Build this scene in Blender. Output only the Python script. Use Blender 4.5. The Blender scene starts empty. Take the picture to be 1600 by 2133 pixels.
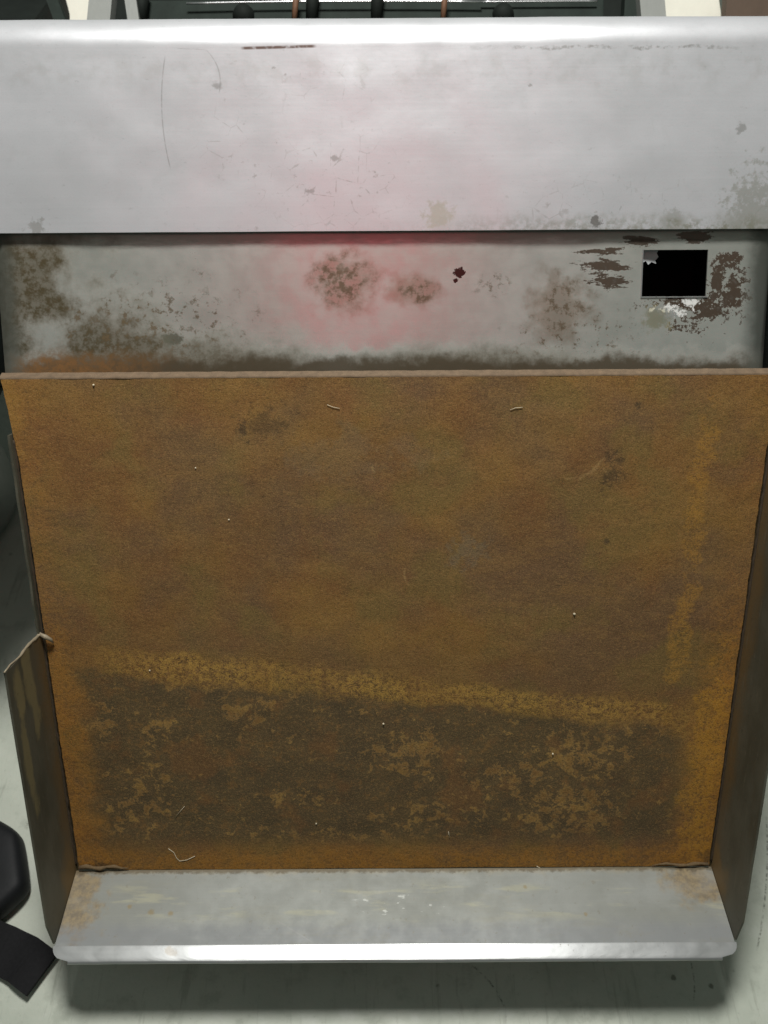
import bpy, bmesh, math, random
from mathutils import Vector, noise as mnoise

random.seed(7)
S = bpy.context.scene
COL = S.collection

# ------------------------------------------------------------------ camera, light, exposure
PITCH = math.radians(50)                     # the phone looks 50 degrees down at the machine
CAM = Vector((0, 0, 1.35))
RIGHT = Vector((1, 0, 0))
FWD = Vector((0, math.cos(PITCH), -math.sin(PITCH)))
DWN = Vector((0, -math.sin(PITCH), -math.cos(PITCH)))
FPX = 1700.0

def W(x, y, z):
    """point given as metres right / down / forward of the lens -> world"""
    return CAM + RIGHT * x + DWN * y + FWD * z

cd = bpy.data.cameras.new('camera')
cd.sensor_fit = 'VERTICAL'; cd.sensor_height = 24.0; cd.lens = 24.0 * FPX / 2133.0
cd.clip_start = 0.02; cd.clip_end = 60
cd.dof.use_dof = True; cd.dof.focus_distance = 0.56; cd.dof.aperture_fstop = 6.0
cam = bpy.data.objects.new('camera', cd); COL.objects.link(cam)
cam.location = CAM
cam.rotation_euler = (math.radians(90) - PITCH, 0, 0)
cam.rotation_euler.rotate_axis('Z', math.radians(-0.35))
S.camera = cam

wd = bpy.data.worlds.new('World'); S.world = wd; wd.use_nodes = True
wd.node_tree.nodes['Background'].inputs[0].default_value = (0.82, 0.93, 0.85, 1)
wd.node_tree.nodes['Background'].inputs[1].default_value = 0.15

ld = bpy.data.lights.new('ceiling_lamp', 'AREA'); ld.shape = 'DISK'; ld.size = 0.24
ld.energy = 21; ld.color = (1.0, 0.985, 0.95)
lamp = bpy.data.objects.new('ceiling_lamp', ld); COL.objects.link(lamp)
lamp.location = W(-0.03, -0.95, -0.25)
lamp.rotation_euler = (W(0, 0.1, 0.6) - lamp.location).to_track_quat('-Z', 'Y').to_euler()

S.view_settings.view_transform = 'Standard'; S.view_settings.look = 'None'
S.view_settings.exposure = 0.0; S.view_settings.gamma = 1.0
S.cycles.max_bounces = 4; S.cycles.diffuse_bounces = 3; S.cycles.glossy_bounces = 3
S.render.resolution_x = 768; S.render.resolution_y = 1024

# ------------------------------------------------------------------ node expression helper
class T:
    """a material under construction; E wraps a socket so masks can be written as sums"""
    def __init__(self, name):
        self.m = bpy.data.materials.new(name); self.m.use_nodes = True
        self.t = self.m.node_tree; self.n = self.t.nodes
        self.b = self.n['Principled BSDF']
        uv = self.n.new('ShaderNodeUVMap'); uv.uv_map = 'uv'
        sp = self.n.new('ShaderNodeSeparateXYZ'); self.t.links.new(uv.outputs[0], sp.inputs[0])
        self.uv = uv.outputs[0]; self.u = E(self, sp.outputs[0]); self.v = E(self, sp.outputs[1])
    def put(self, sock, val):
        if isinstance(val, E): self.t.links.new(val.s, sock)
        elif hasattr(val, 'is_output'): self.t.links.new(val, sock)
        else:
            if isinstance(val, (tuple, list)) and len(val) == 3 and sock.type == 'RGBA': val = (*val, 1)
            sock.default_value = val
    def math(self, op, a, b=0.0, c=0.0):
        nd = self.n.new('ShaderNodeMath'); nd.operation = op
        for i, q in enumerate((a, b, c)): self.put(nd.inputs[i], q)
        return E(self, nd.outputs[0])
    def vec(self, x=0.0, y=0.0, z=0.0):
        nd = self.n.new('ShaderNodeCombineXYZ')
        for i, q in enumerate((x, y, z)): self.put(nd.inputs[i], q)
        return nd.outputs[0]
    def noise(self, scale, detail=5, rough=0.55, seed=0.0, su=1.0, sv=1.0, dist=0.0):
        nd = self.n.new('ShaderNodeTexNoise'); nd.noise_dimensions = '3D'
        self.put(nd.inputs['Vector'], self.vec(self.u * su, self.v * sv, seed))
        nd.inputs['Scale'].default_value = scale; nd.inputs['Detail'].default_value = detail
        nd.inputs['Roughness'].default_value = rough; nd.inputs['Distortion'].default_value = dist
        return E(self, nd.outputs[0])
    def voronoi(self, scale, seed=0.0, su=1.0, sv=1.0, feature='F1'):
        nd = self.n.new('ShaderNodeTexVoronoi'); nd.feature = feature
        self.put(nd.inputs['Vector'], self.vec(self.u * su, self.v * sv, seed))
        nd.inputs['Scale'].default_value = scale
        return E(self, nd.outputs[0])
    def smooth(self, x, a, b, lo=0.0, hi=1.0):
        nd = self.n.new('ShaderNodeMapRange'); nd.interpolation_type = 'SMOOTHSTEP'
        self.put(nd.inputs[0], x); self.put(nd.inputs[1], a); self.put(nd.inputs[2], b)
        nd.inputs[3].default_value = lo; nd.inputs[4].default_value = hi
        return E(self, nd.outputs[0])
    def mix(self, f, a, b):
        nd = self.n.new('ShaderNodeMix'); nd.data_type = 'RGBA'
        self.put(nd.inputs[0], f); self.put(nd.inputs[6], a); self.put(nd.inputs[7], b)
        return nd.outputs[2]
    def blob(self, u0, v0, ru, rv, warp=None, k=0.0):
        """1 in the middle of an ellipse, 0 outside; warp is a noise that frays its outline"""
        a = (self.u - u0) * (1 / ru); b = (self.v - v0) * (1 / rv)
        d = self.math('SQRT', a * a + b * b)
        if warp is not None: d = d + (warp - 0.5) * (k * 2.0)
        return self.smooth(d, 1.0, 0.35)
    def line(self, u0, v0, u1, v1, w, bow=0.0):
        """a thin scratch from one point to another"""
        du, dv = u1 - u0, v1 - v0; L = math.hypot(du, dv)
        a = ((self.u - u0) * (du / L) + (self.v - v0) * (dv / L)) * (1 / L)
        c = (self.u - u0) * (-dv / L) + (self.v - v0) * (du / L)
        c = c + (a * (a - 1.0)) * (bow * 4)
        m = self.smooth(self.math('ABSOLUTE', c), w, w * 0.3)
        return m * self.smooth(a, 0.0, 0.08) * self.smooth(a, 1.0, 0.92)
    def bump(self, h, strength, dist=0.001):
        nd = self.n.new('ShaderNodeBump'); nd.inputs['Strength'].default_value = strength
        nd.inputs['Distance'].default_value = dist
        self.put(nd.inputs['Height'], h); self.t.links.new(nd.outputs[0], self.b.inputs['Normal'])
    def done(self, color, rough, metal=0.0):
        self.put(self.b.inputs['Base Color'], color); self.put(self.b.inputs['Roughness'], rough)
        self.put(self.b.inputs['Metallic'], metal)
        return self.m
class E:
    def __init__(self, t, s): self.t = t; self.s = s
    def __add__(self, o): return self.t.math('ADD', self, o)
    def __radd__(self, o): return self.t.math('ADD', o, self)
    def __sub__(self, o): return self.t.math('SUBTRACT', self, o)
    def __rsub__(self, o): return self.t.math('SUBTRACT', o, self)
    def __mul__(self, o): return self.t.math('MULTIPLY', self, o)
    def __rmul__(self, o): return self.t.math('MULTIPLY', o, self)
    def clamp(self):
        r = self.t.math('ADD', self, 0.0); r.s.node.use_clamp = True; return r
    def max(self, o): return self.t.math('MAXIMUM', self, o)
    def inv(self): return 1.0 - self

# ------------------------------------------------------------------ mesh helpers
def link(name, me, mat, parent=None):
    o = bpy.data.objects.new(name, me); COL.objects.link(o)
    if mat: me.materials.append(mat)
    if parent: o.parent = parent
    return o
def tag(o, label, cat, group=None):
    o['label'] = label; o['category'] = cat
    if group: o['group'] = group
    return o
def sheet(name, fn, us, vs, mat, parent=None, skip=None, thick=0.0, smooth=True):
    """grid over surface coordinates (metres); fn(u, v) -> world point; uv map carries u, v"""
    me = bpy.data.meshes.new(name)
    vt = [fn(u, v) for v in vs for u in us]; nu = len(us)
    fs = []; fuv = []
    for j in range(len(vs) - 1):
        for i in range(nu - 1):
            if skip and skip((us[i] + us[i + 1]) / 2, (vs[j] + vs[j + 1]) / 2): continue
            q = ((i, j), (i, j + 1), (i + 1, j + 1), (i + 1, j))
            fs.append([b * nu + a for a, b in q]); fuv += [(us[a], vs[b]) for a, b in q]
    me.from_pydata(vt, [], fs)
    l = me.uv_layers.new(name='uv')
    for k, c in enumerate(fuv): l.data[k].uv = c
    if smooth: me.polygons.foreach_set('use_smooth', [True] * len(fs))
    me.update()
    o = link(name, me, mat, parent)
    if thick:
        s = o.modifiers.new('thickness', 'SOLIDIFY'); s.thickness = thick; s.offset = -1; s.use_even_offset = True
        e = o.modifiers.new('crisp edges', 'EDGE_SPLIT'); e.split_angle = math.radians(38)
    return o
def solid(name, verts, faces, mat, parent=None, bevel=0.0, smooth=False):
    """closed mesh; uv = planar metres along its two largest axes"""
    me = bpy.data.meshes.new(name); me.from_pydata([tuple(v) for v in verts], [], faces)
    bm = bmesh.new(); bm.from_mesh(me)
    bmesh.ops.recalc_face_normals(bm, faces=bm.faces)
    if bevel: bmesh.ops.bevel(bm, geom=bm.edges[:], offset=bevel, segments=2, affect='EDGES', profile=0.6)
    uvl = bm.loops.layers.uv.new('uv')
    for f in bm.faces:
        n = f.normal; ax = max(range(3), key=lambda i: abs(n[i]))
        i, j = [(1, 2), (0, 2), (0, 1)][ax]
        for lo in f.loops: lo[uvl].uv = (lo.vert.co[i], lo.vert.co[j])
        f.smooth = smooth
    bm.to_mesh(me); bm.free()
    return link(name, me, mat, parent)
def extrude(name, poly, off, mat, parent=None, bevel=0.0):
    n = len(poly); vs = list(poly) + [p + off for p in poly]
    fs = [list(range(n)), list(range(2 * n - 1, n - 1, -1))] + [[i, i + n, (i + 1) % n + n, (i + 1) % n] for i in range(n)]
    return solid(name, vs, fs, mat, parent, bevel)
def box(name, c, ax, ay, az, mat, parent=None, bevel=0.0):
    p = [c - ax - ay - az, c + ax - ay - az, c + ax + ay - az, c - ax + ay - az]
    return extrude(name, p, az * 2, mat, parent, bevel)
def tube(name, pts, rad, mat, parent=None, seg=10):
    """tapered tube through points; rad is one radius or one per point"""
    if not hasattr(rad, '__len__'): rad = [rad] * len(pts)
    vs = []; fs = []
    for k, p in enumerate(pts):
        d = (pts[min(k + 1, len(pts) - 1)] - pts[max(k - 1, 0)]).normalized()
        a = d.orthogonal() if k == 0 else (a - d * a.dot(d))
        a.normalize(); b = d.cross(a)
        for i in range(seg):
            t = 2 * math.pi * i / seg
            vs.append(p + (a * math.cos(t) + b * math.sin(t)) * rad[k])
    for k in range(len(pts) - 1):
        for i in range(seg):
            j = (i + 1) % seg
            fs.append([k * seg + i, k * seg + j, (k + 1) * seg + j, (k + 1) * seg + i])
    fs.append(list(range(seg))[::-1]); fs.append([(len(pts) - 1) * seg + i for i in range(seg)])
    return solid(name, vs, fs, mat, parent, smooth=True)
def lin(a, b, n): return [a + (b - a) * i / n for i in range(n + 1)]
def fn(x, y, s=1.0, seed=0.0): return mnoise.noise(Vector((x * s, y * s, seed)))

# ------------------------------------------------------------------ the machine's surfaces, metres in lens axes
CX = 0.006
PT = (-0.0868, 0.525)                 # top edge of the rusted plate (down, forward)
PD = (0.953, 0.304)                   # down the plate
PN = (0.304, -0.953)                  # out of the plate, towards the viewer
PL = 0.385
def plate_pt(u, v, h=0.0):
    return W(CX + u, PT[0] + PD[0] * v + PN[0] * h, PT[1] + PD[1] * v + PN[1] * h)
PB = (PT[0] + PD[0] * PL, PT[1] + PD[1] * PL)
TD = (0.652, -0.758); TN = (-0.758, -0.652)
TL = 0.0567                           # tray floor length
def on(px, py, o, d):
    """surface coordinates (u from the machine's middle, v along d from o) of what a sight line meets"""
    sy = (py - 1066.5) / FPX; sx = (px - 800) / FPX
    # o0 + d0 v = sy (o1 + d1 v)
    v = (sy * o[1] - o[0]) / (d[0] - sy * d[1]); z = o[1] + d[1] * v
    return sx * z - CX, v
def onp(px, py): return on(px, py, PT, PD)
def ont(px, py): return on(px, py, PB, TD)
BO = (-0.192, 0.5176); BA = math.radians(9); BD = (math.cos(BA), math.sin(BA)); BN = (math.sin(BA), -math.cos(BA))
BL = 0.119
def onb(px, py): return on(px, py, BO, BD)
HO = (-0.1775, 0.5158); HD = (-0.9806, -0.196)       # hood panel: from its lower hem upwards
HL = 0.1075
def onh(px, py): return on(px, py, HO, HD)

UP = Vector((0, 0, 1))
FLOOR_Z = W(0, 0.395, 0.635).z
def floor_at(px, py, h=0.0):
    """point at height h above the floor met by a sight line"""
    d = RIGHT * ((px - 800) / FPX) + DWN * ((py - 1066.5) / FPX) + FWD
    return CAM + d * ((FLOOR_Z + h - CAM.z) / d.z)

# ------------------------------------------------------------------ materials
def mat_plain(name, col, rough=0.6, metal=0.0, var=0.25, scale=60):
    t = T(name); k = t.noise(scale, 4, 0.6)
    c2 = tuple(x * (1 - var) for x in col); c1 = tuple(min(1, x * (1 + var)) for x in col)
    t.bump(t.noise(scale * 6, 3), 0.2, 0.0006)
    if max(col) < 0.03: t.b.inputs['Specular IOR Level'].default_value = 0.15
    return t.done(t.mix(k, c2, c1), rough, metal)

def mat_rust():
    t = T('rusted steel')
    n1 = t.noise(13, 4, 0.6, 1.0); n2 = t.noise(45, 6, 0.65, 2.0); n3 = t.noise(9, 3, 0.6, 3.3)
    fine = t.noise(420, 3, 0.75, 4.0); grit = t.noise(1100, 2, 0.6, 5.0); mid = t.noise(110, 6, 0.7, 6.0)
    c = t.mix(t.smooth(n1, 0.34, 0.66), (0.150, 0.076, 0.026), (0.192, 0.112, 0.030))
    c = t.mix(t.smooth(n3, 0.45, 0.62) * 0.58, c, (0.098, 0.068, 0.042))                        # umber
    c = t.mix(t.smooth(t.noise(16, 4, 0.6, 9.0), 0.50, 0.63) * 0.75, c, (0.142, 0.100, 0.031))  # olive
    c = t.mix(t.smooth(t.noise(24, 5, 0.62, 11.0), 0.53, 0.68) * 0.36, c, (0.168, 0.078, 0.030)) # red-brown
    wipe = t.noise(34, 5, 0.65, 27.0, su=0.45, sv=1.25)                                          # sideways wipes
    c = t.mix(t.smooth(wipe, 0.52, 0.64) * 0.32, c, (0.215, 0.128, 0.040))
    c = t.mix(t.smooth(mid, 0.52, 0.62) * 0.24, c, (0.228, 0.138, 0.046))
    c = t.mix(t.smooth(mid, 0.46, 0.36) * 0.30, c, (0.086, 0.050, 0.022))
    u0, v0 = onp(480, 1385); u1, v1 = onp(1290, 1472)
    slope = (v1 - v0) / (u1 - u0)
    lv = t.v - (t.u - u0) * slope - v0                        # distance below the old liquid level
    lw = lv + (t.noise(26, 6, 0.66, 12.0) - 0.5) * 0.034
    edge_l = t.u + 0.234 + (n2 - 0.5) * 0.05; edge_r = 0.220 - t.u + (n2 - 0.5) * 0.05
    edge_b = (PL - 0.020) - t.v + (n2 - 0.5) * 0.024
    inner = t.smooth(edge_l, -0.002, 0.016) * t.smooth(edge_r, -0.004, 0.018) * t.smooth(edge_b, -0.004, 0.016)
    above = t.smooth(lw, -0.040, -0.012) * t.smooth(lw, 0.004, -0.012) * inner                  # dull zone over the line
    c = t.mix(above * 0.28, c, (0.100, 0.066, 0.034))
    pool = t.smooth(lw, 0.012, 0.022) * inner
    zn = None
    for px, py, ru, rv, k in ((325, 1510, .022, .026, .8), (510, 1480, .030, .016, 1.), (300, 1610, .03, .03, .7), (270, 1690, .045, .03, .7), (850, 1570, .045, .030, 1.), (1190, 1580, .060, .034, 1.), (1170, 1690, .055, .035, 1.), (600, 1660, .05, .012, .6), (1300, 1500, .05, .02, .9), (900, 1700, .07, .025, .6), (200, 1500, .02, .03, .7), (1040, 1640, .03, .03, .7), (700, 1740, .14, .014, .6)):
        b_ = t.blob(*onp(px, py), ru, rv, n2, 0.8) * k
        zn = b_ if zn is None else zn.max(b_)
    iso = t.noise(96, 9, 0.72, 14.0, dist=0.25)
    isl = t.smooth(iso + zn * 0.11, 0.590, 0.635)
    rim = isl * t.smooth(iso + zn * 0.11, 0.680, 0.615)
    c = t.mix(pool * 0.90, c, t.mix(t.smooth(n2, 0.35, 0.65), (0.058, 0.047, 0.026), (0.088, 0.066, 0.032)))
    c = t.mix(pool * t.smooth(t.noise(30, 5, 0.6, 19.0), 0.52, 0.64) * 0.5, c, (0.150, 0.074, 0.026))
    c = t.mix(pool * isl * t.smooth(fine, 0.30, 0.55, 0.35, 0.72), c, t.mix(t.smooth(n2, 0.4, 0.6), (0.190, 0.105, 0.030), (0.290, 0.180, 0.048)))
    c = t.mix(pool * rim * 0.35, c, (0.290, 0.200, 0.085))
    lace = t.smooth(t.noise(135, 8, 0.74, 16.0) + (n2 - 0.5) * 0.35, 0.56, 0.60)
    c = t.mix(pool * lace * 0.38, c, (0.200, 0.108, 0.032))
    # grainy yellow tide line
    patch = t.smooth(t.noise(19, 4, 0.6, 24.0), 0.40, 0.60, 0.62, 1.0)
    spd = patch * t.smooth(lw, -0.011, 0.003) * t.smooth(lw, 0.022, 0.010) * t.smooth(t.u, -0.245, -0.16) * t.smooth(t.u, 0.240, 0.19)
    gr = t.smooth(t.noise(210, 7, 0.85, 18.0) + (grit - 0.5) * 0.25, 0.465, 0.54)
    c = t.mix(spd * 0.25, c, (0.180, 0.110, 0.032))
    c = t.mix(spd * gr * 0.90, c, t.mix(n2, (0.300, 0.180, 0.042), (0.400, 0.255, 0.058)))
    c = t.mix(spd * t.smooth(gr, 0.4, 0.0) * t.smooth(fine, 0.54, 0.40) * 0.75, c, (0.066, 0.042, 0.017))
    # fresh orange rust creeping in from the welds and along the bottom fold
    eL = t.smooth(t.u + (n2 - 0.5) * 0.05, -0.214, -0.246); eR = t.smooth(t.u + (n2 - 0.5) * 0.05, 0.212, 0.244)
    eB = t.smooth(t.v + (n2 - 0.5) * 0.024, PL - 0.026, PL - 0.008)
    low = t.smooth(t.v, 0.12, 0.24)
    brk = t.smooth(mid + (fine - 0.5) * 0.8, 0.36, 0.60, 0.30, 1.0)
    c = t.mix((eL * (0.35 + low * 0.45) + eB * 0.85 + eR * (0.20 + low * 0.8)).clamp() * brk, c, (0.270, 0.130, 0.021))
    run = t.blob(*onp(1465, 1600), 0.019, 0.090, n2, 2.0).max(t.blob(*onp(1455, 1030), 0.010, 0.060, n2, 2.4) * 0.55).max(t.blob(*onp(1410, 1350), 0.012, 0.055, n2, 2.4) * 0.6).max(t.blob(*onp(1455, 1750), 0.03, 0.02, n2, 2.0) * 0.8)
    c = t.mix((run * t.smooth(mid + (fine - 0.5) * 1.2, 0.36, 0.60, 0.25, 1.1)).clamp() * 0.66, c, (0.360, 0.190, 0.022))
    c = t.mix(t.blob(*onp(20, 820), 0.012, 0.045, n2, 1.2) * 0.6, c, (0.250, 0.140, 0.030))
    # scabs, scars and rub marks at their places
    scab = t.blob(*onp(508, 890), 0.004, 0.012, mid, 2.0).max(t.blob(*onp(550, 880), 0.018, 0.012, mid, 2.6) * 0.6)
    scab = scab.max(t.blob(*onp(1332, 847), 0.004, 0.004, mid, 1.0)).max(t.blob(*onp(1278, 985), 0.008, 0.014, mid, 2.4) * 0.8)
    scab = scab.max(t.blob(*onp(1263, 1131), 0.003, 0.003, mid, 1.0)).max(t.blob(*onp(210, 1808), 0.026, 0.008, mid, 1.6) * 0.9).max(t.blob(*onp(1475, 1790), 0.012, 0.012, mid, 1.6) * 0.7)
    c = t.mix(scab * 0.78, c, (0.040, 0.030, 0.017))
    scar = t.line(*onp(1200, 1005), *onp(1278, 925), 0.0012, 0.003).max(t.line(*onp(1175, 1000), *onp(1250, 975), 0.0011, 0.002))
    scar = scar.max(t.line(*onp(1255, 975), *onp(1310, 1000), 0.0011, 0.003)).max(t.line(*onp(845, 1180), *onp(858, 1225), 0.0012, 0.003))
    scar = scar.max(t.line(*onp(775, 960), *onp(795, 1000), 0.0012, 0.002))
    c = t.mix(scar * t.smooth(mid, 0.42, 0.58) * 0.55, c, (0.30, 0.20, 0.085))
    grey = t.blob(*onp(975, 1150), 0.016, 0.014, mid, 2.6).max(t.blob(*onp(735, 945), 0.055, 0.020, n2, 2.0) * 0.6)
    c = t.mix(grey * 0.40, c, (0.150, 0.130, 0.090))
    # pits and grain
    pit = t.smooth(t.noise(480, 3, 0.6, 21.0), 0.62, 0.70) * (0.45 + spd * 0.5 + run * 0.6)
    c = t.mix(pit.clamp() * 0.85, c, (0.050, 0.030, 0.014))
    c = t.mix(t.smooth(fine, 0.50, 0.70) * 0.42, c, (0.260, 0.160, 0.062))
    c = t.mix(t.smooth(fine, 0.47, 0.30) * 0.55, c, (0.062, 0.038, 0.018))
    c = t.mix(t.smooth(grit, 0.48, 0.32) * 0.50, c, (0.052, 0.033, 0.017))
    c = t.mix(t.smooth(grit, 0.54, 0.70) * 0.38, c, (0.310, 0.205, 0.090))
    nd = t.n.new('ShaderNodeMix'); nd.data_type = 'RGBA'; nd.blend_type = 'MULTIPLY'; nd.inputs[0].default_value = 1.0
    t.put(nd.inputs[6], c); nd.inputs[7].default_value = (1.17, 1.10, 1.02, 1); c = nd.outputs[2]
    t.bump(fine * 0.5 + grit * 0.35 + mid * 0.8 + iso * 0.8, 0.5, 0.0008)
    t.b.inputs['Specular IOR Level'].default_value = 0.30
    return t.done(c, t.smooth(mid, 0.2, 0.8, 0.60, 0.84), 0.0)

def steel_base(t, tone=(0.60, 0.605, 0.60), warm=(0.55, 0.55, 0.52), brush=1.0):
    cl = t.noise(11, 3, 0.5, 30.0); md = t.noise(70, 5, 0.6, 31.0)
    br = t.noise(60, 4, 0.7, 32.0, su=0.05, sv=9.0)
    c = t.mix(t.smooth(cl, 0.35, 0.7), tone, warm)
    c = t.mix((md - 0.5) * 0.35 + 0.06, c, tuple(x * 0.82 for x in tone))
    c = t.mix((t.noise(900, 2, 0.6, 35.0) - 0.5) * 0.5, c, tuple(x * 0.62 for x in tone))
    c = t.mix((br - 0.5) * 0.5 * brush, c, tuple(min(1, x * 1.25) for x in tone))
    return c, cl, md, br

def mat_hood():
    t = T('dull scuffed stainless steel')
    c, cl, md, br = steel_base(t, (0.645, 0.655, 0.68), (0.605, 0.615, 0.635), 0.9)
    fr = t.noise(160, 6, 0.7, 33.0); fx = t.noise(420, 4, 0.7, 34.0)
    # wiped grease: broad pale grey-green veil with flecks gathered in a few places
    zones = t.blob(*onh(700, 380), 0.075, 0.050, md, 1.2).max(t.blob(*onh(480, 300), 0.030, 0.035, md, 1.2) * 0.8)
    zones = zones.max(t.blob(*onh(1250, 440), 0.10, 0.030, md, 1.2) * 0.8).max(t.blob(*onh(1560, 460), 0.035, 0.025, md, 1.2)).max(t.blob(*onh(700, 180), 0.09, 0.03, md, 1.4) * 0.5)
    fleck = t.smooth(fr, 0.60, 0.70) * zones + t.smooth(fx, 0.72, 0.78) * 0.7
    c = t.mix(fleck.clamp() * 0.60, c, (0.30, 0.295, 0.27))
    c = t.mix(t.blob(*onh(918, 450), 0.012, 0.010, fr, 1.6) * 0.55, c, (0.40, 0.40, 0.29))
    c = t.mix(t.blob(*onh(80, 470), 0.006, 0.006, fr, 3.0) * 0.5, c, (0.26, 0.25, 0.22))
    c = t.mix(t.blob(*onh(1242, 462), 0.0036, 0.0045, fr, 3.0) * 0.8, c, (0.13, 0.12, 0.11))
    c = t.mix(t.blob(*onh(1405, 465), 0.009, 0.008, fr, 1.6) * 0.5, c, (0.30, 0.30, 0.26))
    smu = t.noise(40, 7, 0.7, 28.0, dist=0.4)
    c = t.mix(t.smooth(smu, 0.52, 0.70) * 0.12, c, (0.40, 0.41, 0.40))
    c = t.mix(t.smooth(t.noise(300, 5, 0.75, 29.0, su=0.5), 0.60, 0.70) * 0.30, c, (0.33, 0.335, 0.325))
    # grime along the hem, thicker to the right
    hem = t.smooth(t.v + (md - 0.5) * 0.016, 0.012, 0.000) * t.smooth(t.u, -0.06, 0.22)
    c = t.mix((hem * 0.9 * t.smooth(fr, 0.38, 0.60)).clamp(), c, (0.27, 0.27, 0.21))
    c = t.mix(t.blob(*onh(1575, 445), 0.022, 0.030, fr, 2.2) * 0.5, c, (0.26, 0.26, 0.20))
    sc = t.line(*onh(352, 110), *onh(362, 355), 0.00055, -0.004).max(t.line(*onh(435, 102), *onh(462, 195), 0.0005, 0.004)).max(t.line(*onh(375, 100), *onh(437, 103), 0.0004) * 0.6)
    sc = sc * t.smooth(fr, 0.30, 0.55)
    c = t.mix(sc * 0.5, c, (0.26, 0.26, 0.255))
    hair = t.smooth(t.voronoi(75, 31.0, feature='DISTANCE_TO_EDGE') + (fr - 0.5) * 0.16, 0.020, 0.004) * zones * t.smooth(md, 0.46, 0.56)
    c = t.mix(hair * 0.45, c, (0.30, 0.295, 0.27))
    c = t.mix(t.blob(*onh(458, 178), 0.004, 0.003, fr, 1.2) * 0.6, c, (0.25, 0.25, 0.24))
    # crease below the rounded edge: scraped brown on the left, scaly dirt on the right
    cv = onh(900, 104)[1]
    wv = t.v + (t.noise(90, 4, 0.6, 36.0) - 0.5) * 0.006 - cv
    ab = t.math('ABSOLUTE', wv)
    cr1 = t.line(*onh(505, 100), *onh(668, 97), 0.0012) * t.smooth(t.noise(200, 3, 0.6, 37.0), 0.25, 0.5)
    c = t.mix(cr1 * 0.9, c, (0.115, 0.060, 0.040))
    cr2 = t.smooth(ab, 0.0013, 0.0004) * t.smooth(t.u, 0.02, 0.10) * t.smooth(t.u, 0.218, 0.20) * t.smooth(t.noise(120, 4, 0.7, 38.0), 0.40, 0.55)
    c = t.mix(cr2 * t.smooth(fx, 0.35, 0.6) * 0.65, c, (0.27, 0.265, 0.25))
    top = t.smooth(t.v, cv + 0.004, cv - 0.010) * t.smooth(t.v, cv - 0.030, cv - 0.010) * t.smooth(md, 0.45, 0.65)
    c = t.mix(top * 0.25, c, (0.40, 0.39, 0.36))
    for px, py, r in ((600, 155, .0016), (575, 140, .0012), (650, 398, .0026), (700, 330, .002), (1110, 180, .0016), (1545, 275, .003)):
        c = t.mix(t.blob(*onh(px, py), r * 1.2, r, fr, 2.6) * 0.5, c, (0.20, 0.195, 0.175))
    ro = t.smooth(t.noise(55, 6, 0.7, 39.0, su=0.5), 0.30, 0.70, 0.335, 0.380)
    t.bump(fr * 0.5 + br * 0.3, 0.07, 0.0008)
    return t.done(c, ro, 0.56)

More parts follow.
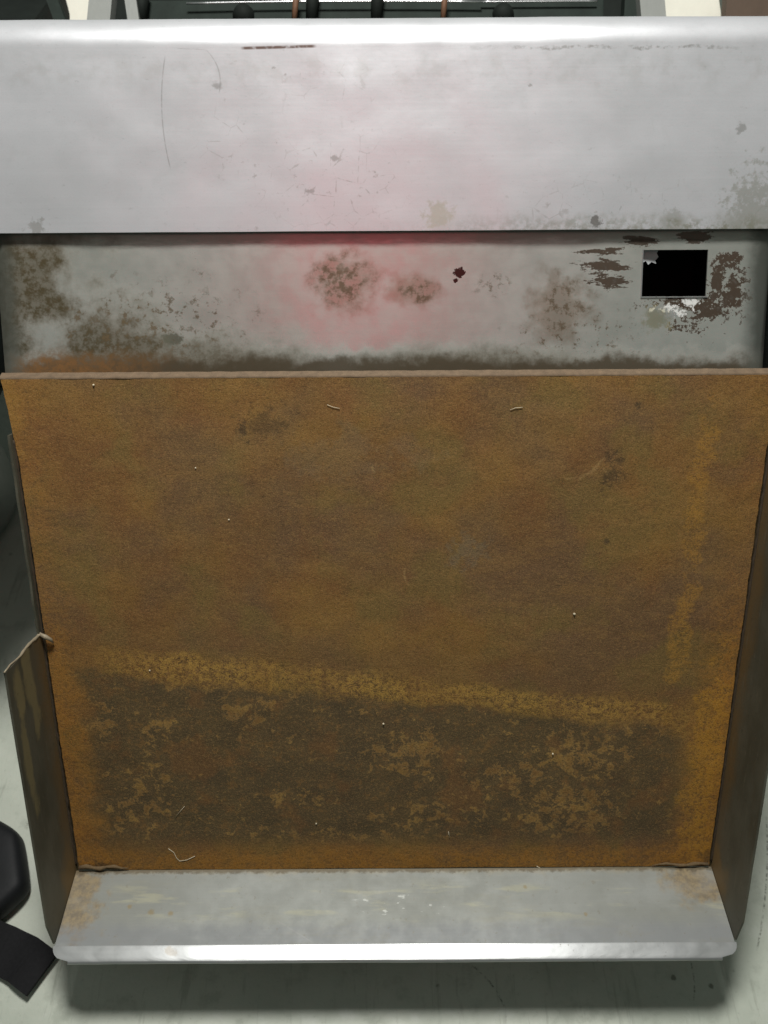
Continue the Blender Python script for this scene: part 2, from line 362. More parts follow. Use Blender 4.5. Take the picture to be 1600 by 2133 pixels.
def mat_back():
    t = T('stained stainless steel')
    c, cl, md, br = steel_base(t, (0.60, 0.615, 0.57), (0.515, 0.53, 0.48), 0.9)
    fr = t.noise(170, 6, 0.72, 40.0); fx = t.noise(520, 4, 0.7, 41.0)
    st = t.noise(120, 6, 0.72, 42.0, su=0.35, sv=1.6)            # smeared sideways
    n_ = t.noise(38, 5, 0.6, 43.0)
    # soot at the lower left, speckled along its upper edge; left end darkened too
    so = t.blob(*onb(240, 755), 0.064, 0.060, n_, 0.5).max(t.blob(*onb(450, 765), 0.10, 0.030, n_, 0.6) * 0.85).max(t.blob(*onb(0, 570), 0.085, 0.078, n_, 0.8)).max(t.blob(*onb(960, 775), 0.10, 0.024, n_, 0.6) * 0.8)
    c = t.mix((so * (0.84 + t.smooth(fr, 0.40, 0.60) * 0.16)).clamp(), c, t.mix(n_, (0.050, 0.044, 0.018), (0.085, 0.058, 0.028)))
    sp = t.blob(*onb(330, 660), 0.075, 0.030, md, 1.0) * t.smooth(fr, 0.53, 0.60)
    sp = sp.max(t.blob(*onb(1180, 640), 0.022, 0.022, md, 1.1) * t.smooth(fr, 0.47, 0.60))
    sp = sp.max(t.blob(*onb(1200, 700), 0.060, 0.024, md, 1.1) * t.smooth(fr, 0.55, 0.62))
    sp = sp.max(t.blob(*onb(715, 585), 0.024, 0.020, md, 1.1) * t.smooth(fr, 0.42, 0.58)).max(t.blob(*onb(870, 605), 0.014, 0.010, md, 1.1) * t.smooth(fr, 0.44, 0.60))
    sp = sp.max(t.blob(*onb(1040, 595), 0.022, 0.008, md, 1.1) * t.smooth(fr, 0.48, 0.62)).max(t.smooth(fx, 0.70, 0.77) * 0.8)
    tan = t.blob(*onb(720, 590), 0.030, 0.026, md, 0.8).max(t.blob(*onb(860, 605), 0.024, 0.014, md, 0.8)).max(t.blob(*onb(1165, 645), 0.030, 0.028, md, 0.8))
    c = t.mix(tan * 0.50, c, (0.300, 0.200, 0.120))
    c = t.mix(sp.clamp() * 0.80, c, t.mix(fx, (0.062, 0.043, 0.020), (0.170, 0.118, 0.060)))
    c = t.mix(t.blob(*onb(360, 705), 0.008, 0.006, fr, 1.5) * 0.8, c, (0.10, 0.10, 0.065))
    # burnt-on brown around the square opening
    bz = t.blob(*onb(1265, 560), 0.020, 0.006, st, 2.0).max(t.blob(*onb(1265, 590), 0.016, 0.006, st, 2.2)).max(t.blob(*onb(1255, 525), 0.018, 0.003, st, 2.4) * 0.9)
    bz = bz.max(t.blob(*onb(1520, 545), 0.012, 0.007, fr, 1.8)).max(t.blob(*onb(1497, 590), 0.007, 0.018, fr, 2.2)).max(t.blob(*onb(1530, 615), 0.012, 0.017, fr, 2.2) * 0.9)
    bz = bz.max(t.blob(*onb(1340, 503), 0.016, 0.004, st, 1.8)).max(t.blob(*onb(1450, 497), 0.014, 0.006, st, 1.8)).max(t.blob(*onb(1440, 640), 0.034, 0.006, fr, 2.0))
    bz = bz.max(t.blob(*onb(1480, 655), 0.014, 0.005, fr, 2.0)).max(t.blob(*onb(1440, 675), 0.020, 0.010, fr, 2.4) * 0.5)
    hard = t.smooth(bz + (fx - 0.5) * 1.6 + (st - 0.5) * 1.2, 0.38, 0.52)
    c = t.mix(hard * (0.78 + fr * 0.5).clamp(), c, t.mix(fr, (0.020, 0.013, 0.007), (0.056, 0.034, 0.017)))
    flake = t.blob(*onb(1398, 652), 0.018, 0.006, fr, 1.2).max(t.blob(*onb(1442, 634), 0.008, 0.005, fr, 1.2))
    c = t.mix(t.smooth(flake, 0.5, 0.65) * t.smooth(fx, 0.3, 0.5), c, (0.60, 0.61, 0.59))
    c = t.mix(t.blob(*onb(1370, 665), 0.012, 0.010, fr, 1.4) * 0.6, c, (0.33, 0.31, 0.17))
    c = t.mix(t.smooth(t.blob(*onb(958, 569), 0.0046, 0.0034, fr, 1.6).max(t.blob(*onb(953, 586), 0.0020, 0.0022, fr, 1.4)), 0.3, 0.5), c, (0.065, 0.024, 0.022))
    # grease caught above the plate, rust bleeding up at the left
    bv = onb(800, 768)[1]
    gs = t.smooth(t.v + (md - 0.5) * 0.016 + (n_ - 0.5) * 0.020 + (fr - 0.5) * 0.008, bv - 0.016, bv - 0.001)
    c = t.mix(gs * 0.97, c, (0.040, 0.027, 0.009))
    c = t.mix(gs * t.smooth(t.u + (n_ - 0.5) * 0.10, -0.12, -0.20) * t.smooth(fr, 0.32, 0.6, 0.25, 0.9), c, (0.165, 0.076, 0.018))
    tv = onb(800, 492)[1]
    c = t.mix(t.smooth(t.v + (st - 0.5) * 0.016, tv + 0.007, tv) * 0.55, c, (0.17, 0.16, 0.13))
    e = t.math('ABSOLUTE', t.u + (CX - 0.0)); c = t.mix(t.smooth(e + (md - 0.5) * 0.014, 0.229, 0.243) * 0.8, c, (0.08, 0.085, 0.07))  # panel colour darker towards both side ends
    t.bump(fr * 0.5 + cl * 1.5, 0.16, 0.0008)
    dirt = (so * 0.6 + sp * 0.15 + hard + gs).clamp()
    return t.done(c, (t.smooth(md, 0.35, 0.65, 0.30, 0.36) + dirt * 0.35).clamp(), 0.78 - dirt * 0.70)

def mat_tray():
    t = T('grey tray steel')
    c, cl, md, br = steel_base(t, (0.245, 0.255, 0.235), (0.205, 0.213, 0.190), 1.0)
    fr = t.noise(190, 6, 0.7, 50.0)
    c = t.mix(t.smooth(t.noise(60, 4, 0.6, 51.0, su=0.3, sv=1.6), 0.52, 0.66) * t.smooth(t.v, 0.006, 0.02) * t.smooth(t.v, 0.046, 0.03) * 0.5, c, (0.36, 0.35, 0.24))
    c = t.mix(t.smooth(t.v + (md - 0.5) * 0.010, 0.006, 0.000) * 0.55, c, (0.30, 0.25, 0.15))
    co = t.blob(0.235, 0.012, 0.032, 0.022, md, 1.1).max(t.blob(-0.244, 0.020, 0.026, 0.050, md, 1.4))
    c = t.mix(co * 0.66, c, t.mix(t.smooth(fr, 0.35, 0.65), (0.130, 0.085, 0.035), (0.290, 0.200, 0.075)))
    c = t.mix(t.smooth(t.v + (md - 0.5) * 0.016, 0.036, 0.050) * 0.45, c, (0.175, 0.185, 0.205))
    c = t.mix(t.smooth(t.noise(30, 5, 0.65, 53.0, su=0.6), 0.50, 0.68) * 0.25, c, (0.33, 0.342, 0.325))
    c = t.mix(t.smooth(t.noise(48, 6, 0.7, 54.0), 0.58, 0.68) * 0.22, c, (0.20, 0.19, 0.15))
    c = t.mix(t.smooth(fr, 0.60, 0.68) * 0.50, c, (0.17, 0.155, 0.115))
    for px, py, r in ((310, 1897, .0030), (350, 1900, .0026), (265, 1885, .0022), (1215, 1907, .002), (1090, 1850, .0022)):
        c = t.mix(t.blob(*ont(px, py), r, r, fr, 1.2) * 0.6, c, (0.22, 0.16, 0.06))
    wh = t.blob(*ont(820, 1885), 0.040, 0.010, md, 1.0) * t.smooth(t.noise(260, 3, 0.6, 52.0, su=0.4), 0.60, 0.66)
    c = t.mix(wh * 0.6, c, (0.60, 0.62, 0.58))
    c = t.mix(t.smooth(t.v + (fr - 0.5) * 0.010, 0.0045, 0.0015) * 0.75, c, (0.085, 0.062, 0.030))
    c = t.mix(t.smooth(t.noise(26, 7, 0.72, 55.0, su=0.35, sv=1.4), 0.50, 0.66) * 0.28, c, (0.215, 0.205, 0.150))
    sc = t.line(*ont(570, 1915), *ont(650, 1965), 0.0006).max(t.line(*ont(820, 1958), *ont(1000, 1968), 0.0008) * 0.7)
    c = t.mix(sc * 0.4, c, (0.25, 0.25, 0.24))
    t.bump(fr * 0.4 + br * 0.3, 0.10, 0.0008)
    return t.done(c, t.smooth(md, 0.3, 0.7, 0.52, 0.60), 0.30)

def mat_lip():
    t = T('bright worn steel edge')
    c, cl, md, br = steel_base(t, (0.41, 0.42, 0.42), (0.35, 0.36, 0.355), 0.9)
    fr = t.noise(260, 5, 0.7, 60.0)
    d = t.smooth(fr, 0.60, 0.68) * t.smooth(t.u, 0.05, 0.12) * t.smooth(t.u, 0.23, 0.18)
    c = t.mix(d * 0.7, c, (0.16, 0.155, 0.14))
    c = t.mix(t.blob(-0.165, 0.004, 0.006, 0.004, fr, 1.4) * 0.6, c, (0.30, 0.27, 0.23))
    t.bump(fr * 0.5 + md * 0.3, 0.05, 0.0006)
    c = t.mix(t.smooth(t.noise(70, 6, 0.7, 61.0, su=0.5), 0.56, 0.66) * 0.22, c, (0.24, 0.24, 0.23))
    return t.done(c, t.smooth(md, 0.3, 0.7, 0.30, 0.36), 0.75)

def mat_flange(name, seed, patches):
    t = T(name)
    n = t.noise(40, 5, 0.6, seed, su=0.5); fr = t.noise(200, 5, 0.7, seed + 1)
    st = t.noise(22, 4, 0.6, seed + 2, su=0.35, sv=1.6)
    c = t.mix(t.smooth(n, 0.3, 0.7), (0.052, 0.050, 0.033), (0.086, 0.083, 0.060))
    c = t.mix(t.smooth(t.v + (n - 0.5) * 0.04, 0.022, 0.0) * 0.7, c, (0.150, 0.088, 0.028))
    sf = t.noise(160, 6, 0.72, seed + 4, su=0.25, sv=1.5)
    c = t.mix(t.smooth(sf, 0.56, 0.66) * 0.35, c, (0.150, 0.135, 0.095))
    c = t.mix(t.smooth(st, 0.54, 0.66) * 0.35, c, (0.085, 0.060, 0.030))
    for u, v, ru, rv in patches:
        c = t.mix(t.smooth(t.blob(u, v, ru, rv, n, 1.2) + (fr - 0.5) * 0.8, 0.1, 0.95) * 0.75, c, (0.200, 0.165, 0.080))
    low = t.smooth(t.u + (n - 0.5) * 0.06, PL - 0.09, PL)
    c = t.mix(low * 0.50, c, (0.135, 0.125, 0.090))
    c = t.mix(t.smooth(fr, 0.58, 0.68) * 0.4, c, (0.030, 0.022, 0.012))
    c = t.mix(t.blob(PL, 0.006, 0.035, 0.028, n, 1.0) * 0.6, c, (0.22, 0.135, 0.045))
    t.bump(fr * 0.5 + n, 0.2, 0.0008)
    return t.done(c, 0.62, 0.1)

def mat_floor():
    t = T('pale worn floor')
    n = t.noise(6, 6, 0.62, 70.0); m = t.noise(40, 7, 0.68, 71.0); f = t.noise(330, 4, 0.7, 72.0)
    c = t.mix(t.smooth(n, 0.35, 0.65), (0.410, 0.445, 0.375), (0.520, 0.550, 0.470))
    c = t.mix(t.smooth(m, 0.52, 0.66) * 0.40, c, (0.29, 0.315, 0.26))
    c = t.mix(t.smooth(m, 0.46, 0.36) * 0.35, c, (0.52, 0.545, 0.49))
    sp = t.smooth(t.voronoi(46, 73.0) + (f - 0.5) * 0.12, 0.13, 0.07) * t.smooth(t.noise(14, 2, 0.5, 75.0), 0.47, 0.56)
    c = t.mix(sp * 0.80, c, (0.10, 0.11, 0.08))
    dr = t.smooth(t.noise(90, 5, 0.65, 74.0, su=1.5, sv=0.14), 0.57, 0.68)
    c = t.mix(dr * 0.35, c, (0.20, 0.215, 0.17))
    c = t.mix(t.smooth(f, 0.60, 0.72) * 0.35, c, (0.19, 0.20, 0.165))
    ck = None
    for a, b, w, bow in (((975, 2010), (1045, 2100), .0011, .003), ((60, 1560), (48, 1730), .0022, .004), ((1592, 1700), (1570, 1990), .0011, .004), ((1432, 2005), (1438, 2090), .0010, .002)):
        p, q = floor_at(*a), floor_at(*b)
        l_ = t.line(p.x, p.y, q.x, q.y, w, bow); ck = l_ if ck is None else ck.max(l_)
    c = t.mix(ck * t.smooth(f, 0.42, 0.58) * 0.7, c, (0.09, 0.10, 0.075))
    t.bump(f * 0.5 + m, 0.3, 0.001)
    return t.done(c, t.smooth(m, 0.3, 0.7, 0.45, 0.65), 0.0)

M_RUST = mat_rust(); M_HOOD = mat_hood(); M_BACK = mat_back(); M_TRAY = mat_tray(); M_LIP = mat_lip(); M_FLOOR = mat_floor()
M_FLL = mat_flange('grimy flange steel', 80.0, [(0.215, 0.026, 0.045, 0.010), (0.245, 0.046, 0.060, 0.009), (0.205, 0.045, 0.03, 0.008)])
M_FLR = mat_flange('dark flange steel', 90.0, [])
M_DARK = mat_plain('blackened steel', (0.010, 0.013, 0.011), 0.75, 0.2, 0.5)
M_VOID = mat_plain('cavity shade black', (0.006, 0.006, 0.006), 0.9)  # near-black colour puts the hole's inner shade into its box
M_CASE = mat_plain('dull casing steel', (0.20, 0.205, 0.195), 0.5, 0.6)
M_BLACK = mat_plain('black rubber', (0.012, 0.013, 0.014), 0.55)
M_WEB = mat_plain('black webbing', (0.011, 0.011, 0.012), 0.8, 0.0, 0.4, 400)
M_CREAM = mat_plain('cream painted board', (0.66, 0.65, 0.56), 0.6, 0.0, 0.12, 30)
M_GREY = mat_plain('grey painted metal', (0.20, 0.21, 0.195), 0.5, 0.1, 0.2, 30)
M_RODS = mat_plain('rusty rod', (0.13, 0.062, 0.030), 0.7, 0.1, 0.4, 200)
M_WIRE = mat_plain('bright wire', (0.68, 0.70, 0.70), 0.3, 0.9, 0.1)
M_BROWN = mat_plain('brown board', (0.075, 0.048, 0.030), 0.7, 0.0, 0.35, 40)
M_LINT = mat_plain('pale lint', (0.60, 0.53, 0.38), 0.9, 0.0, 0.15, 300)
M_FILM = mat_plain('torn film', (0.42, 0.44, 0.45), 0.4, 0.0, 0.35, 120)
M_RED = mat_plain('red cotton', (0.66, 0.060, 0.105), 0.9, 0.0, 0.12, 90)
M_GRIME = mat_plain('dusty grease', (0.120, 0.080, 0.038), 0.95, 0.0, 0.7, 500)

# ------------------------------------------------------------------ floor
fl = sheet('floor', lambda u, v: Vector((u, v, FLOOR_Z)), lin(-6, 6, 12), lin(-5, 8, 12), M_FLOOR, smooth=False)
fl['kind'] = 'structure'
# ------------------------------------------------------------------ the machine
mach = bpy.data.objects.new('kitchen_machine', None); COL.objects.link(mach)
mach.empty_display_size = 0.1
base = W(CX, PB[0], PB[1]); mach.location = (0, 0, 0)
tag(mach, 'stainless steel kitchen machine with rusted brown sloping plate, square hole and front tray', 'machine')

# rusted plate, edges eaten a little unevenly where it meets the side flanges
def plate_fn(u, v):
    e = abs(u) / 0.2485
    h = 0.0009 * fn(u, v, 14, 3.0) + 0.0003 * fn(u, v, 60, 8.0)
    if e > 0.97: u -= math.copysign(1, u) * (0.0006 + 0.0006 * abs(fn(v, u, 300, 5.0)) + 0.0008 * abs(fn(v, u, 45, 2.0))) * (e - 0.97) / 0.03
    if u < -0.2: u -= 0.0045 * max(0.0, 1 - v / 0.055) * (-u - 0.2) / 0.0485
    return plate_pt(u, v, h)
us = lin(-0.2485, -0.2405, 2) + lin(-0.236, 0.236, 96) + lin(0.2405, 0.2485, 2)
plate = sheet('rusted_plate', plate_fn, us, lin(0.0, PL, 240), M_RUST, mach, thick=0.004)
# its top edge folded back towards the panel
M_FOLD = mat_plain('dusty rust', (0.125, 0.086, 0.052), 0.9, 0.0, 0.55, 200)
def fold_fn(u, v):
    a = math.radians(62); r = 0.0016
    if v < r * a:
        th = v / r; y = -r * math.sin(th); z = r * (1 - math.cos(th))
    else:
        y = -r * math.sin(a) - math.cos(a) * (v - r * a); z = r * (1 - math.cos(a)) + math.sin(a) * (v - r * a)
    w = 0.0003 * fn(u, 0, 120, 4)
    # y along the plate, z into it
    if u < -0.2: u -= 0.0045 * (-u - 0.2) / 0.0485
    return plate_pt(u, y + w, -z)
sheet('folded_edge', fold_fn, lin(-0.2485, 0.2485, 120), lin(0, 0.0018, 5) + [0.003, 0.0045, 0.0062], M_FOLD, plate)

# side flanges standing up from the plate
FH = 0.057
def flange(side, v0, mat):
    s = 1 if side > 0 else -1
    def P(v, h): return plate_pt(s * 0.25, v, h)
    tf = W(CX + s * 0.25, PB[0] + TD[0] * TL * 0.97, PB[1] + TD[1] * TL * 0.97)
    poly = [P(v0, -0.012), P(v0, FH)] + [P(v, FH + 0.0004 * fn(v, s, 40)) for v in lin(v0 + 0.004, PL, 24)]
    # plate-frame coordinates of the tray's front corner
    rel = (PB[0] + TD[0] * TL * 0.97 - PT[0], PB[1] + TD[1] * TL * 0.97 - PT[1])
    tv = rel[0] * PD[0] + rel[1] * PD[1]; th = rel[0] * PN[0] + rel[1] * PN[1]
    poly += [P(tv, th), P(PL + 0.004, -0.006), P(PL, -0.012)]
    o = extrude('side_flange', poly, RIGHT * (s * 0.0016), mat, mach)
    uvl = o.data.uv_layers['uv']
    for lp in o.data.loops:
        r = o.data.vertices[lp.vertex_index].co - plate_pt(0, 0)
        dv = PD[0] * DWN + PD[1] * FWD; dn = PN[0] * DWN + PN[1] * FWD
        uvl.data[lp.index].uv = (r.dot(dv), r.dot(dn))
    return o
fL = flange(-1, 0.180, M_FLL); fL['label'] = 'left flange with ragged cut end and dull yellow streaks'
fR = flange(1, 0.015, M_FLR); fR['label'] = 'dark right flange'
# stump of the cut flange that still runs up the left of the plate
stump = [plate_pt(-0.25, v, 0.0035 + 0.0012 * fn(v, 1, 55)) for v in lin(0.036, 0.178, 40)]
stump += [plate_pt(-0.25, 0.178, -0.010), plate_pt(-0.25, 0.036, -0.010)]
extrude('cut_flange_edge', stump, RIGHT * -0.0016, M_FLR, mach)
# bright torn edge and its curled end
pts = [plate_pt(-0.2508 + 0.0005 * fn(k, 0, 0.7), 0.1795 - 0.0006 * math.sin(k), FH * (1 - k / 12.0) + 0.0006) for k in range(13)]
pts += [plate_pt(-0.2485, 0.1795, 0.0035), plate_pt(-0.2455, 0.1805, 0.0045), plate_pt(-0.2425, 0.1835, 0.003), plate_pt(-0.2420, 0.187, 0.001)]
tube('torn_edge', pts, [0.0006] * 5 + [0.0008, 0.0011, 0.0008, 0.0012, 0.0009, 0.0013, 0.0010, 0.0017, 0.0013, 0.0018, 0.0012, 0.0006], M_CREAM if False else mat_plain('raw torn steel', (0.27, 0.225, 0.155), 0.6, 0.2, 0.5, 300), fL)
# weld beads down both corners
M_BEAD = mat_plain('crusty weld', (0.040, 0.026, 0.013), 0.9, 0.0, 0.6, 500)
for s, v0 in ((-1, 0.04), (1, 0.03)):
    vs_ = lin(v0, PL - 0.004, 130)
    tube('weld_bead', [plate_pt(s * (0.2496 + 0.0006 * fn(v, s, 160)), v, -0.0006) for v in vs_], [0.0008 + 0.0007 * abs(fn(v, s * 3, 420, 9.0)) for v in vs_], M_BEAD, plate, 6)

# tray folded up at the foot of the plate, and its bright rim
def tray_fn(u, v):
    h = 0.0006 * fn(u, v, 16, 7.0)
    return W(CX + u, PB[0] + TD[0] * v + TN[0] * h, PB[1] + TD[1] * v + TN[1] * h)
tray = sheet('tray', tray_fn, lin(-0.2495, 0.2495, 80), lin(0.0005, TL, 16), M_TRAY, mach, thick=0.0015)
RO = (PB[0] + TD[0] * TL, PB[1] + TD[1] * TL)
RIMW = 0.0102
def rim_prof(v):
    """rim: soft bend, a flat facing the lamp, then a rolled-under edge"""
    dirs = []
    y, z = RO; a0 = math.atan2(TD[1], TD[0]); st = 0.0005; s = 0.0
    while s < v:
        k = min(1, s / 0.0008); a = a0 + math.radians(7.5) * k
        if s > RIMW: a += math.radians(150) * min(1, (s - RIMW) / 0.004)
        d = min(st, v - s); y += math.cos(a) * d; z += math.sin(a) * d; s += d
    return y, z
RV = [0, 0.0008, 0.0016, 0.0025, 0.004, 0.006, 0.008, 0.0102, 0.0112, 0.0122, 0.0132, 0.0142, 0.0200]
RP = {v: rim_prof(v) for v in RV}
def rim_fn(u, v):
    y, z = RP[v]
    # rounded ends
    f = min(v, RIMW) / RIMW
    hw = 0.2506 - 0.013 * (1 - math.sqrt(max(0, 1 - f ** 2.2)))
    x = CX + u / 0.2512 * hw if abs(u) < 0.2 else CX + math.copysign(0.2 + (abs(u) - 0.2) / 0.0512 * (hw - 0.2), u)
    k = 0.00012 * fn(u, 0, 70) + 0.00010 * fn(u, 3, 190) + 0.0009 * fn(u, 6, 7)
    return W(x, y + k * f, z + 0.4 * k)
sheet('rim', rim_fn, lin(-0.2512, 0.2512, 100), RV, M_LIP, tray, thick=0.0012)

# recessed back panel with the square opening
h0 = onb(1344, 524); h1 = onb(1473, 621)
HU0, HU1, HV0, HV1 = h0[0], h1[0], h0[1], h1[1]
BW = 0.2525
def back_fn(u, v, d=0.0):
    x = u + CX; e = abs(x - 0.0005) - (BW - 0.010); dz = 0.0
    if e > 0:
        a = min(e / 0.008, math.pi / 2); x = 0.0005 + math.copysign(BW - 0.010 + 0.008 * math.sin(a), x); dz = 0.008 * (1 - math.cos(a)) + max(0, e - 0.008 * math.pi / 2)
    h = 0.0007 * fn(u, v, 11, 5.0) - dz - d
    return W(x, BO[0] + BD[0] * v + BN[0] * h, BO[1] + BD[1] * v + BN[1] * h)
ub = lin(-0.270, HU0, 60) + lin(HU0, HU1, 8)[1:] + lin(HU1, 0.258, 12)[1:]
vb = lin(0, HV0, 10) + lin(HV0, HV1, 8)[1:] + lin(HV1, BL, 12)[1:]
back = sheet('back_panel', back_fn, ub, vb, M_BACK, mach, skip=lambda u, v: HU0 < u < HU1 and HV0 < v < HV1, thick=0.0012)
back['label'] = 'stained recessed steel panel with square hole'
# box behind the opening
g = 0.006
cv = [back_fn(u, v, d) for d in (0.0013, 0.04) for u, v in ((HU0 - g, HV0 - g), (HU1 + g, HV0 - g), (HU1 + g, HV1 + g), (HU0 - g, HV1 + g))]
solid('hole_cavity', cv, [[4, 5, 6, 7], [0, 1, 5, 4], [1, 2, 6, 5], [2, 3, 7, 6], [3, 0, 4, 7]], M_VOID, back)
rag = [(0, 0), (.30, 0), (.27, .08), (.30, .16), (.25, .24), (.27, .31), (.19, .27), (.14, .33), (.10, .25), (.03, .30), (0, .27)]
extrude('torn_film', [back_fn(HU0 - 0.001 + (HU1 - HU0) * a, HV0 - 0.001 + (HV1 - HV0) * b, 0.004 + 0.004 * a) for a, b in rag], FWD * 0.0003, M_FILM, back)
# thin raised frame worn bright around the opening
fw = 0.0011
fw = 0.0008
for a0, a1, b0, b1 in ((HU0 - fw, HU1 + fw, HV1 + 0.0002, HV1 + fw), (HU0 - fw, HU0 - 0.0002, HV0 - 0.0002, HV1 + 0.0002)):
    p = [back_fn(u, v, -0.0002) for u, v in ((a0, b0), (a1, b0), (a1, b1), (a0, b1))]
    extrude('hole_edge', p, (BN[0] * DWN + BN[1] * FWD) * 0.0005, M_LIP, back)

# hood: hemmed panel that rolls over a round top edge
RB = 0.0190
HPROF = []
for a in lin(-110, 0, 8):                      # hem turned under at the bottom
    r = 0.0020; t_ = math.radians(a)
    HPROF.append((None, r, t_))
cy, cz = HO[0] + HD[0] * HL, HO[1] + HD[1] * HL     # crease
HN = (-HD[1], HD[0])                                # out of the panel
def hood_prof(v):
    if v < 0:                                   # hem
        s = -v; r = 0.0006
        th = min(s / r, math.pi)
        y = HO[0] + r * math.sin(th) * 1.0; z = HO[1] + r * (1 - math.cos(th))
        ex = max(0, s - r * math.pi)
        return y - ex, z
    if v <= HL: return HO[0] + HD[0] * v, HO[1] + HD[1] * v
    th = (v - HL) / RB; mx = math.radians(128); t2 = min(th, mx)
    # start tangent to the panel, curl away from the viewer
    c0, c1 = cy - HN[0] * RB, cz - HN[1] * RB
    y = c0 + RB * (HN[0] * math.cos(t2) + HD[0] * math.sin(t2)); z = c1 + RB * (HN[1] * math.cos(t2) + HD[1] * math.sin(t2))
    return y, z
def hood_fn(u, v):
    y, z = hood_prof(v)
    w = 0.0010 * fn(u, v, 9, 1.5) + 0.0004 * fn(u, v, 40, 4.5) if v >= 0 else 0.0
    return W(u + CX, y + HN[0] * w, z + HN[1] * w)
vh = [0.0, 0.0006, 0.0015] + lin(0.004, HL - 0.008, 30) + lin(HL - 0.007, HL + 0.004, 12) + lin(HL + 0.006, HL + RB * math.radians(128), 26)
hood = sheet('hood_panel', hood_fn, lin(-0.272, 0.272, 110), vh, M_HOOD, mach, thick=0.0016)
hood['label'] = 'bright scuffed hood panel with rounded top edge'

for sx in (-1, 1):
    box('side_panel', W(0.0015 + sx * 0.2605, -0.185, 0.575), RIGHT * 0.003, DWN * 0.10, FWD * 0.045, M_DARK, mach, 0.001)
# casing behind everything, down to the floor
cas = [W(0, -0.17, 0.60), W(0, BO[0] + BD[0] * BL, BO[1] + BD[1] * BL + 0.05), plate_pt(-CX, 0.03, -0.016), plate_pt(-CX, PL - 0.03, -0.016)]
foot = plate_pt(-CX, PL - 0.03, -0.016)
cas += [Vector((0, foot.y + 0.02, FLOOR_Z + 0.02)), Vector((0, foot.y + 0.42, FLOOR_Z + 0.02)), Vector((0, foot.y + 0.42, cas[0].z - 0.03))]
extrude('casing', [p + RIGHT * (CX - 0.225) for p in cas], RIGHT * 0.45, M_CASE, mach)
for sx in (-0.19, 0.19):
    for dy in (0.05, 0.38):
        p = Vector((CX + sx, foot.y + dy, FLOOR_Z))
        tube('foot', [p, p + UP * 0.012, p + UP * 0.021], [0.018, 0.018, 0.015], M_BLACK, mach, 16)

# what shows behind the rounded edge: dark deck, wire, rods and round heads
def rear(px, py, z): return W((px - 800) / FPX * z, (py - 1066.5) / FPX * z, z)
deck = box('rear_deck', rear(770, 5, 0.74), RIGHT * 0.236, DWN * 0.045, FWD * 0.004, M_DARK, mach)
mg = bpy.data.materials
M_DECK2 = mat_plain('greenish black enamel', (0.016, 0.023, 0.019), 0.7, 0.1, 0.5)
box('rear_ledge', rear(780, 30, 0.725), RIGHT * 0.205, DWN * 0.010, FWD * 0.006, M_DECK2, mach, 0.001)
def arc(px0, px1, py, z, n=14, sag=0): return [rear(px, py + sag * ((px - (px0 + px1) / 2) / (px1 - px0) * 2) ** 2, z) for px in lin(px0, px1, n)]
tube('support_wire', arc(395, 1010, 2, 0.712, sag=3), 0.0009, M_WIRE, mach, 8)
tube('support_wire', arc(1008, 1250, 5, 0.714), 0.0008, M_WIRE, mach, 8)
for px in (622, 932):
    tube('rod', [rear(px + 3, -30, 0.70), rear(px, 10, 0.702), rear(px - 3, 44, 0.705)], [0.0028, 0.0026, 0.0024], M_RODS, mach, 10)
for px in (790, 655, 300):
    tube('rod', [rear(px + 4, -30, 0.706), rear(px, 44, 0.71)], [0.006, 0.005], M_DARK, mach, 10)
for px, py in ((512, 24), (1056, 26)):
    c_ = rear(px, py, 0.70)
    tube('round_head', [c_ + FWD * 0.012, c_ + FWD * 0.004, c_, c_ - FWD * 0.003, c_ - FWD * 0.004], [0.008, 0.0095, 0.008, 0.005, 0.001], M_DARK, mach, 18)
def bar(name, x0, x1, lean, z, mat, parent=None):
    p = [rear(x0 - lean, -40, z), rear(x1 - lean, -40, z), rear(x1 + lean, 60, z), rear(x0 + lean, 60, z)]
    return extrude(name, p, FWD * 0.012, mat, parent)
bar('frame_post', 190, 238, -5, 0.69, M_GREY, mach)
bar('frame_post', 268, 292, 7, 0.70, M_GREY, mach)
bar('frame_post', 1340, 1392, 4, 0.69, M_GREY, mach)
bar('frame_post', 1308, 1336, -3, 0.70, M_DECK2, mach)
bar('brace', 108, 132, 18, 0.67, M_DECK2, mach)
tag(bar('cream_board', 60, 236, 0, 0.80, M_CREAM), 'cream board showing behind the top left of the hood', 'board')
tag(bar('cream_board', 1380, 1505, 7, 0.80, M_CREAM), 'cream board showing behind the top right of the hood', 'board')
tag(bar('brown_board', 1520, 1680, -4, 0.78, M_BROWN), 'dark brown board in the top right corner', 'board')

# ------------------------------------------------------------------ things to the left
cab = bpy.data.objects.new('cabinet', None); COL.objects.link(cab)
tag(cab, 'black metal cabinet in the top left corner behind the hood, its unseen body and legs added to shade the floor', 'cabinet')
box('shading_cabinet_body', Vector((-0.515, 0.655, FLOOR_Z + 0.385)), RIGHT * 0.21, Vector((0, 0.24, 0)), UP * 0.085, M_DARK, cab, 0.006)  # only its corner shows; the unseen rest is added to shade the floor
for cx_ in (-0.69, -0.55):
    for cy_ in (0.45, 0.86):
        box('added_cabinet_leg', Vector((cx_, cy_, FLOOR_Z + 0.151)), RIGHT * 0.014, Vector((0, 0.014, 0)), UP * 0.150, M_DARK, cab, 0.002)
# grey pot
c0 = floor_at(-130, 1075)
pot = bpy.data.objects.new('pot', None); COL.objects.link(pot)
tag(pot, 'round grey metal pot on the floor left of the rusted plate', 'pot')
tube('pot_body', [c0 + UP * h for h in (0.0005, 0.003, 0.012, 0.03, 0.10, 0.112)], [0.075, 0.086, 0.095, 0.100, 0.100, 0.097], M_GREY, pot, 48)
tube('pot_rim', [c0 + UP * h for h in (0.112, 0.116, 0.120)], [0.098, 0.102, 0.099], M_CASE, pot, 48)
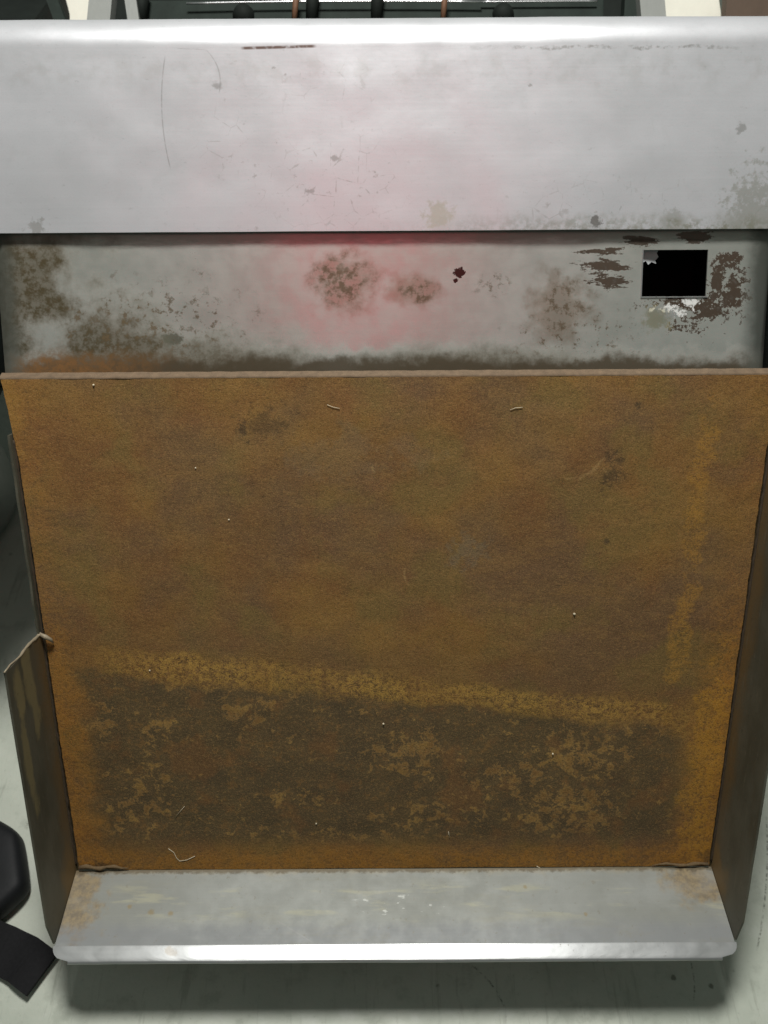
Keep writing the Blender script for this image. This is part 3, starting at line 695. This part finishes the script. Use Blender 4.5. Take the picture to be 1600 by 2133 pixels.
# black rubber block
pb = [floor_at(*p) for p in ((-110, 1665), (0, 1712), (56, 1745), (72, 1860), (0, 1925), (-110, 1950))]
rb_ = extrude('rubber_block', pb, UP * 0.030, M_BLACK, None, 0.011)
rb_.data.polygons.foreach_set('use_smooth', [True] * len(rb_.data.polygons))
rb_.modifiers.new('soft', 'SUBSURF').levels = 2; rb_.modifiers['soft'].render_levels = 2
tag(rb_, 'black rubber block on the floor left of the flange', 'block')
# black strap lying in a curve
def strap():
    path = [(-90, 1945), (-45, 1955), (0, 1972), (45, 1995), (88, 2028)]
    wd_ = 0.0175; vs = []; fs = []
    cs = [floor_at(*p, 0.012 - 0.002 * i) for i, p in enumerate(path)]
    dense = []
    for i in range(len(cs) - 1):
        for k in range(6): dense.append(cs[i].lerp(cs[i + 1], k / 6))
    dense.append(cs[-1])
    for i, p in enumerate(dense):
        d = (dense[min(i + 1, len(dense) - 1)] - dense[max(i - 1, 0)]).normalized(); s = d.cross(UP).normalized()
        lift = 0.004 * math.sin(i * 0.35)
        for a, b in ((-1, 0), (1, 0), (1, 1), (-1, 1)): vs.append(p + s * a * wd_ + UP * (b * 0.0035 + lift))
    n = len(dense)
    for i in range(n - 1):
        for k in range(4):
            j = (k + 1) % 4; fs.append([i * 4 + k, i * 4 + j, (i + 1) * 4 + j, (i + 1) * 4 + k])
    fs += [[0, 1, 2, 3], [(n - 1) * 4 + k for k in (3, 2, 1, 0)]]
    return solid('strap', vs, fs, M_WEB)
tag(strap(), 'black webbing strap end lying beside the tray corner', 'strap')

# ------------------------------------------------------------------ red cloth added out of view behind the phone to tint the steel's reflection pink
def cloth_fn(u, v):
    c = W(-0.03, -0.15, -0.40)
    return c + Vector((u, 0.018 * math.sin(u * 38 + 2 * v) + 0.03 * fn(u, v, 5), 0.15 - v))
tag(sheet('added_red_cloth', cloth_fn, lin(-0.14, 0.14, 40), lin(0, 0.36, 50), M_RED, thick=0.002), 'red cloth added out of view, stand-in for a red shirt, mirrored pink in the steel panel', 'cloth')

# ------------------------------------------------------------------ lint and crumbs
def fibre(pts, r, label, mat=M_LINT, surf=onp, pt=plate_pt):
    r *= 0.36; ps = [pt(*surf(*p), 0.0005) for i, p in enumerate(pts)]
    tag(tube('lint_thread', ps, r, mat, None, 5), label, 'lint', 'lint on the rusted plate')
fibre([(347, 1764), (358, 1772), (364, 1784), (370, 1790), (385, 1788), (402, 1780)], 0.0006, 'forked pale thread lying near the lower left of the rusted plate')
fibre([(362, 1698), (374, 1684), (381, 1676)], 0.0004, 'faint straight thread above the forked thread on the rusted plate')
fibre([(683, 842), (695, 847), (709, 850)], 0.0005, 'short pale thread near the top middle of the rusted plate')
fibre([(1064, 855), (1075, 851), (1090, 850)], 0.0005, 'short pale thread near the top right of the rusted plate')
fibre([(930, 1732), (931, 1738), (933, 1744)], 0.0005, 'tiny upright pale thread near the bottom middle of the rusted plate')
fibre([(1113, 1805), (1122, 1810), (1132, 1815)], 0.0006, 'pale straw bit on the fold between rusted plate and tray')
def crumb(px, py, r, label):
    p = plate_pt(*onp(px, py), r * 0.4)
    bm = bmesh.new(); r *= 0.75; bmesh.ops.create_icosphere(bm, subdivisions=1, radius=r)
    for v in bm.verts: v.co *= 1 + 0.5 * fn(v.co.x * 900, v.co.y * 900, 1, px); v.co += p
    bm.loops.layers.uv.new('uv'); me = bpy.data.meshes.new('crumb'); bm.to_mesh(me); bm.free()
    tag(link('crumb', me, M_LINT), label, 'crumb', 'crumbs on the rusted plate')
crumb(197, 798, 0.0010, 'white crumb at the top left of the rusted plate')
crumb(477, 1080, 0.0008, 'white crumb left of the middle of the rusted plate')
crumb(1195, 1281, 0.0013, 'pale crumb right of the middle of the rusted plate')
crumb(796, 1507, 0.0010, 'pale crumb just under the yellow tide line in the middle')
crumb(310, 1393, 0.0009, 'pale crumb on the left of the yellow tide line')
crumb(655, 1714, 0.0009, 'white crumb in the dark lower part of the rusted plate')
crumb(1148, 1572, 0.0010, 'pale crumb on the flaking patch at the lower right')
crumb(408, 972, 0.0008, 'faint crumb in the upper left of the rusted plate')
# dusty lump in the lower left corner
lump = [plate_pt(-0.2465 + 0.0055 * k, PL - 0.0035 - 0.0012 * math.sin(k * 1.7), 0.0015) for k in range(8)]
tube('grime_ridge', lump, [0.0014, 0.0018, 0.0012, 0.0019, 0.0010, 0.0015, 0.0008, 0.0003], M_GRIME, plate, 7)
lump = [plate_pt(0.2465 - 0.0055 * k, PL - 0.0025 - 0.0010 * math.sin(k * 1.3), 0.001) for k in range(9)]
tube('grime_ridge', lump, [0.0014, 0.0010, 0.0016, 0.0011, 0.0014, 0.0009, 0.0011, 0.0006, 0.0003], M_GRIME, plate, 7)
